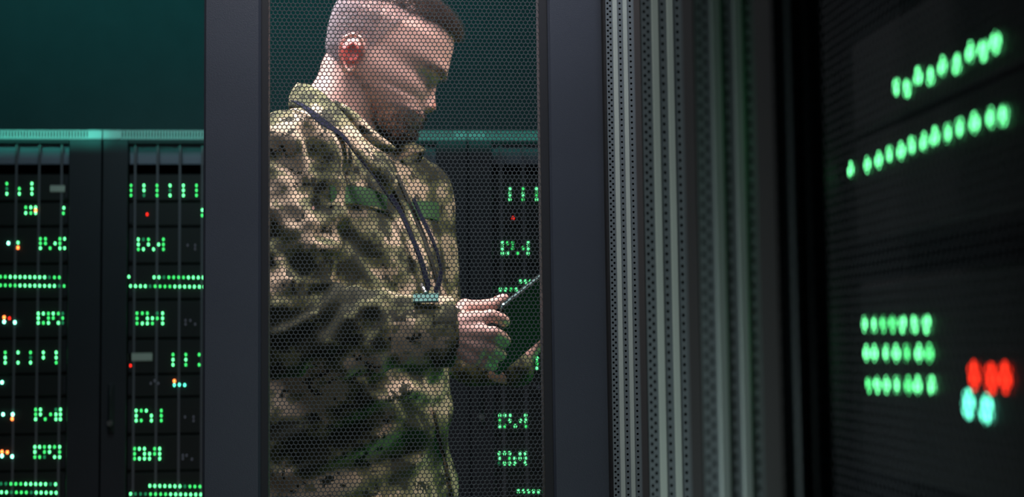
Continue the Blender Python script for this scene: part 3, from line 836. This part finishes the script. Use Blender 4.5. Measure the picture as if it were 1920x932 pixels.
# collar: open stand collar around the neck
topc = [(744, 342, 2.135), (722, 312, 2.115), (690, 272, 2.10), (655, 229, 2.10), (620, 190, 2.12), (590, 165, 2.15), (566, 158, 2.20), (560, 158, 2.26), (580, 165, 2.33), (625, 190, 2.38), (680, 222, 2.39), (735, 255, 2.36), (796, 281, 2.31)]
botc = [(728, 366, 2.125), (690, 312, 2.085), (653, 270, 2.075), (616, 238, 2.075), (586, 217, 2.09), (562, 204, 2.13), (546, 203, 2.19), (548, 206, 2.28), (575, 215, 2.38), (625, 240, 2.42), (690, 275, 2.43), (735, 305, 2.40), (760, 330, 2.33)]
def smooth_curve(pts, m=6):
    P3 = [P(*q) for q in pts]; outp = []
    for i in range(len(P3)-1):
        p0, p1, p2, p3 = P3[max(i-1, 0)], P3[i], P3[i+1], P3[min(i+2, len(P3)-1)]
        for k in range(m):
            t = k/m
            outp.append(.5*((2*p1)+(p2-p0)*t+(2*p0-5*p1+4*p2-p3)*t*t+(3*p1-p0-3*p2+p3)*t**3))
    outp.append(P3[-1]); return outp
T3, B3_ = smooth_curve(topc), smooth_curve(botc)
mb = MB(); nr_ = 7
cc = P(650, 215, YP)
for a, b in zip(T3, B3_):
    for k in range(nr_):
        t = k/(nr_-1); p = b.lerp(a, t)
        o_ = (p-cc); o_.z = 0
        mb.v.append(tuple(p+o_.normalized()*(.006*math.sin(math.pi*t))))
for i in range(len(T3)-1):
    for k in range(nr_-1):
        q = i*nr_+k; mb.f.append((q, q+nr_, q+nr_+1, q+1))
col_ = build('collar', mb, M['camo'], jacket, True)
sm = col_.modifiers.new('solid', 'SOLIDIFY'); sm.thickness = .005; sm.offset = 0
# the two free collar points standing open under the chin
for up_, lo_ in (([(628, 188, 2.135), (648, 198, 2.12), (672, 216, 2.115), (702, 246, 2.12), (726, 264, 2.135), (745, 279, 2.15)],
                  [(628, 200, 2.135), (646, 214, 2.12), (664, 236, 2.115), (688, 262, 2.12), (708, 277, 2.135), (726, 287, 2.15)]),
                 ([(728, 268, 2.30), (752, 262, 2.30), (776, 268, 2.29), (798, 281, 2.28)],
                  [(724, 312, 2.27), (744, 304, 2.27), (762, 296, 2.275), (780, 290, 2.28)])):
    U3, L3_ = smooth_curve(up_), smooth_curve(lo_)
    wb = MB()
    for a, b in zip(U3, L3_): wb.v += [tuple(a), tuple(a.lerp(b, .5)+Vector((0, -.003, 0))), tuple(b)]
    for i in range(len(U3)-1):
        for k in (0, 1): q = i*3+k; wb.f.append((q, q+1, q+4, q+3))
    wo = build('collar_point', wb, M['camo'], jacket, True)
    sw = wo.modifiers.new('solid', 'SOLIDIFY'); sw.thickness = .004; sw.offset = 0
# trousers and boots (below the frame)
tb = MB(); loft(tb, [((hc+Vector((0, 0, .06))), .135, .185), (hc, .14, .19), (hc-Vector((0, 0, .08)), .13, .19)])
for hip, knee, ank in (LEGN, LEGF):
    tb.chain([hip, hip.lerp(knee, .5), knee, knee.lerp(ank, .5), ank+Vector((0, 0, .03))], [.105, .095, .078, .075, .07], 20)
build_tr = evaluated('trousers', tb, .010, 6, .5)
link('trousers', build_tr, M['camo'], root, True)
for hip, knee, ank in (LEGN, LEGF):
    bb = MB(); f = Vector((math.cos(PSI), -math.sin(PSI), 0))
    g = Vector((ank.x, ank.y, 0))
    bb.chain([g+Vector((0, 0, .16)), g+Vector((0, 0, .09)), g+Vector((0, 0, .055)), g+f*.09+Vector((0, 0, .048)), g+f*.16+Vector((0, 0, .042))], [.056, .055, .054, .046, .041], 18)
    bme_ = evaluated('boot', bb, .006, 3)
    link('boot', bme_, mat('tan_boot_leather', (.22, .15, .08), .6), root, True)

# --- lanyard with clip and badge
ln = ribbon('lanyard', [(550, 206), (571, 217), (593, 231), (627, 261), (666, 301), (701, 345), (732, 389), (755, 439), (778, 493), (793, 545)], .0120, .0125, .0015, M['navy'], None)
tag(ln, 'navy neck lanyard ribbon running down the camouflage jacket to a teal badge', 'lanyard')
ln2 = ribbon('far_strap', [(764, 375), (775, 400), (786, 424), (799, 450), (809, 478), (817, 515), (806, 552)], .0115, .010, .0015, M['navy'], ln)
pc, nc = hit(799, 572, .010)
tx = (Vector(ray(840, 572)).normalized()-Vector(ray(760, 572)).normalized()).normalized()
tx = (tx - nc*tx.dot(nc)).normalized(); tz = nc.cross(tx).normalized()
if tz.z < 0: tz = -tz
def slab(mb, c, hx, hz, th):
    for o_ in (0, th):
        for sx, sz in ((-1, -1), (1, -1), (1, 1), (-1, 1)): mb.v.append(tuple(c+tx*sx*hx+tz*sz*hz+nc*o_))
    n = len(mb.v)-8
    mb.f += [(n+3, n+2, n+1, n), (n+4, n+5, n+6, n+7)]+[(n+i, n+(i+1) % 4, n+4+(i+1) % 4, n+4+i) for i in range(4)]
    return mb
bd = build('badge_card', slab(MB(), pc, .018, .011, .003), M['teal'], ln); bd['label'] = 'teal badge card'
cl = build('badge_clip', MB().tube([pc+tz*.036+nc*.004-tx*.006, pc+tz*.024+nc*.005-tx*.004, pc+tz*.010+nc*.004], [.0022, .0032, .0026], 10), M['chrome'], ln); cl['label'] = 'metal badge clip'

# --- tablet held in his hand
A_, B_, D_ = P(940, 574, 2.030), P(1100, 449, 2.185), P(926, 706, 2.105)
C_ = B_+(D_-A_)
ex1 = (B_-A_).normalized(); en = ex1.cross(D_-A_).normalized(); ey = en.cross(ex1).normalized()
if en.y > 0: en = -en
L1_, L2_ = (B_-A_).length, (D_-A_).dot(ey)
tab = thing('tablet', 'dark tablet computer held tilted in the right hand of the man', 'tablet', tuple((A_+C_)/2))
def rslab(mb, o, lx, ly, z0, z1, r=.008):
    ring = []
    for cx, cy, a0 in ((lx-r, ly*1-r*math.copysign(1, ly), 0), (r, ly-r*math.copysign(1, ly), 90), (r, r*math.copysign(1, ly), 180), (lx-r, r*math.copysign(1, ly), 270)):
        for k in range(5):
            a = R(a0+22.5*k); ring.append((cx+r*math.cos(a), cy+r*math.sin(a)*math.copysign(1, ly)))
    n = len(mb.v); m = len(ring)
    for z in (z0, z1): mb.v += [tuple(o+ex1*x+ey*y+en*z) for x, y in ring]
    mb.f += [tuple(n+m-1-k for k in range(m)), tuple(n+m+k for k in range(m))]+[(n+k, n+(k+1) % m, n+m+(k+1) % m, n+m+k) for k in range(m)]
    return mb
M['tabcase'] = mat('black_tablet_shell', (.008, .012, .011), .7, spec=.12)
M['tabrim'] = mat('teal_grey_rim', (.25, .42, .42), .25, .8)
build('tablet_case', rslab(MB(), A_, L1_, L2_, -.004, .004), M['tabcase'], tab)
build('metal_rim', rslab(MB(), A_-ex1*.0008-ey*math.copysign(.0008, L2_), L1_+.0016, L2_+math.copysign(.0016, L2_), -.0015, .0015), M['tabrim'], tab)['label'] = 'bright thin metal rim'
o_ = A_+ex1*.006+ey*math.copysign(.006, L2_)
sc_ = glow('tablet_screen_glow', (.25, .6, .5), .03)
build('screen', rslab(MB(), o_, L1_-.012, L2_-math.copysign(.012, L2_), -.0046, -.0041, .004), sc_, tab)
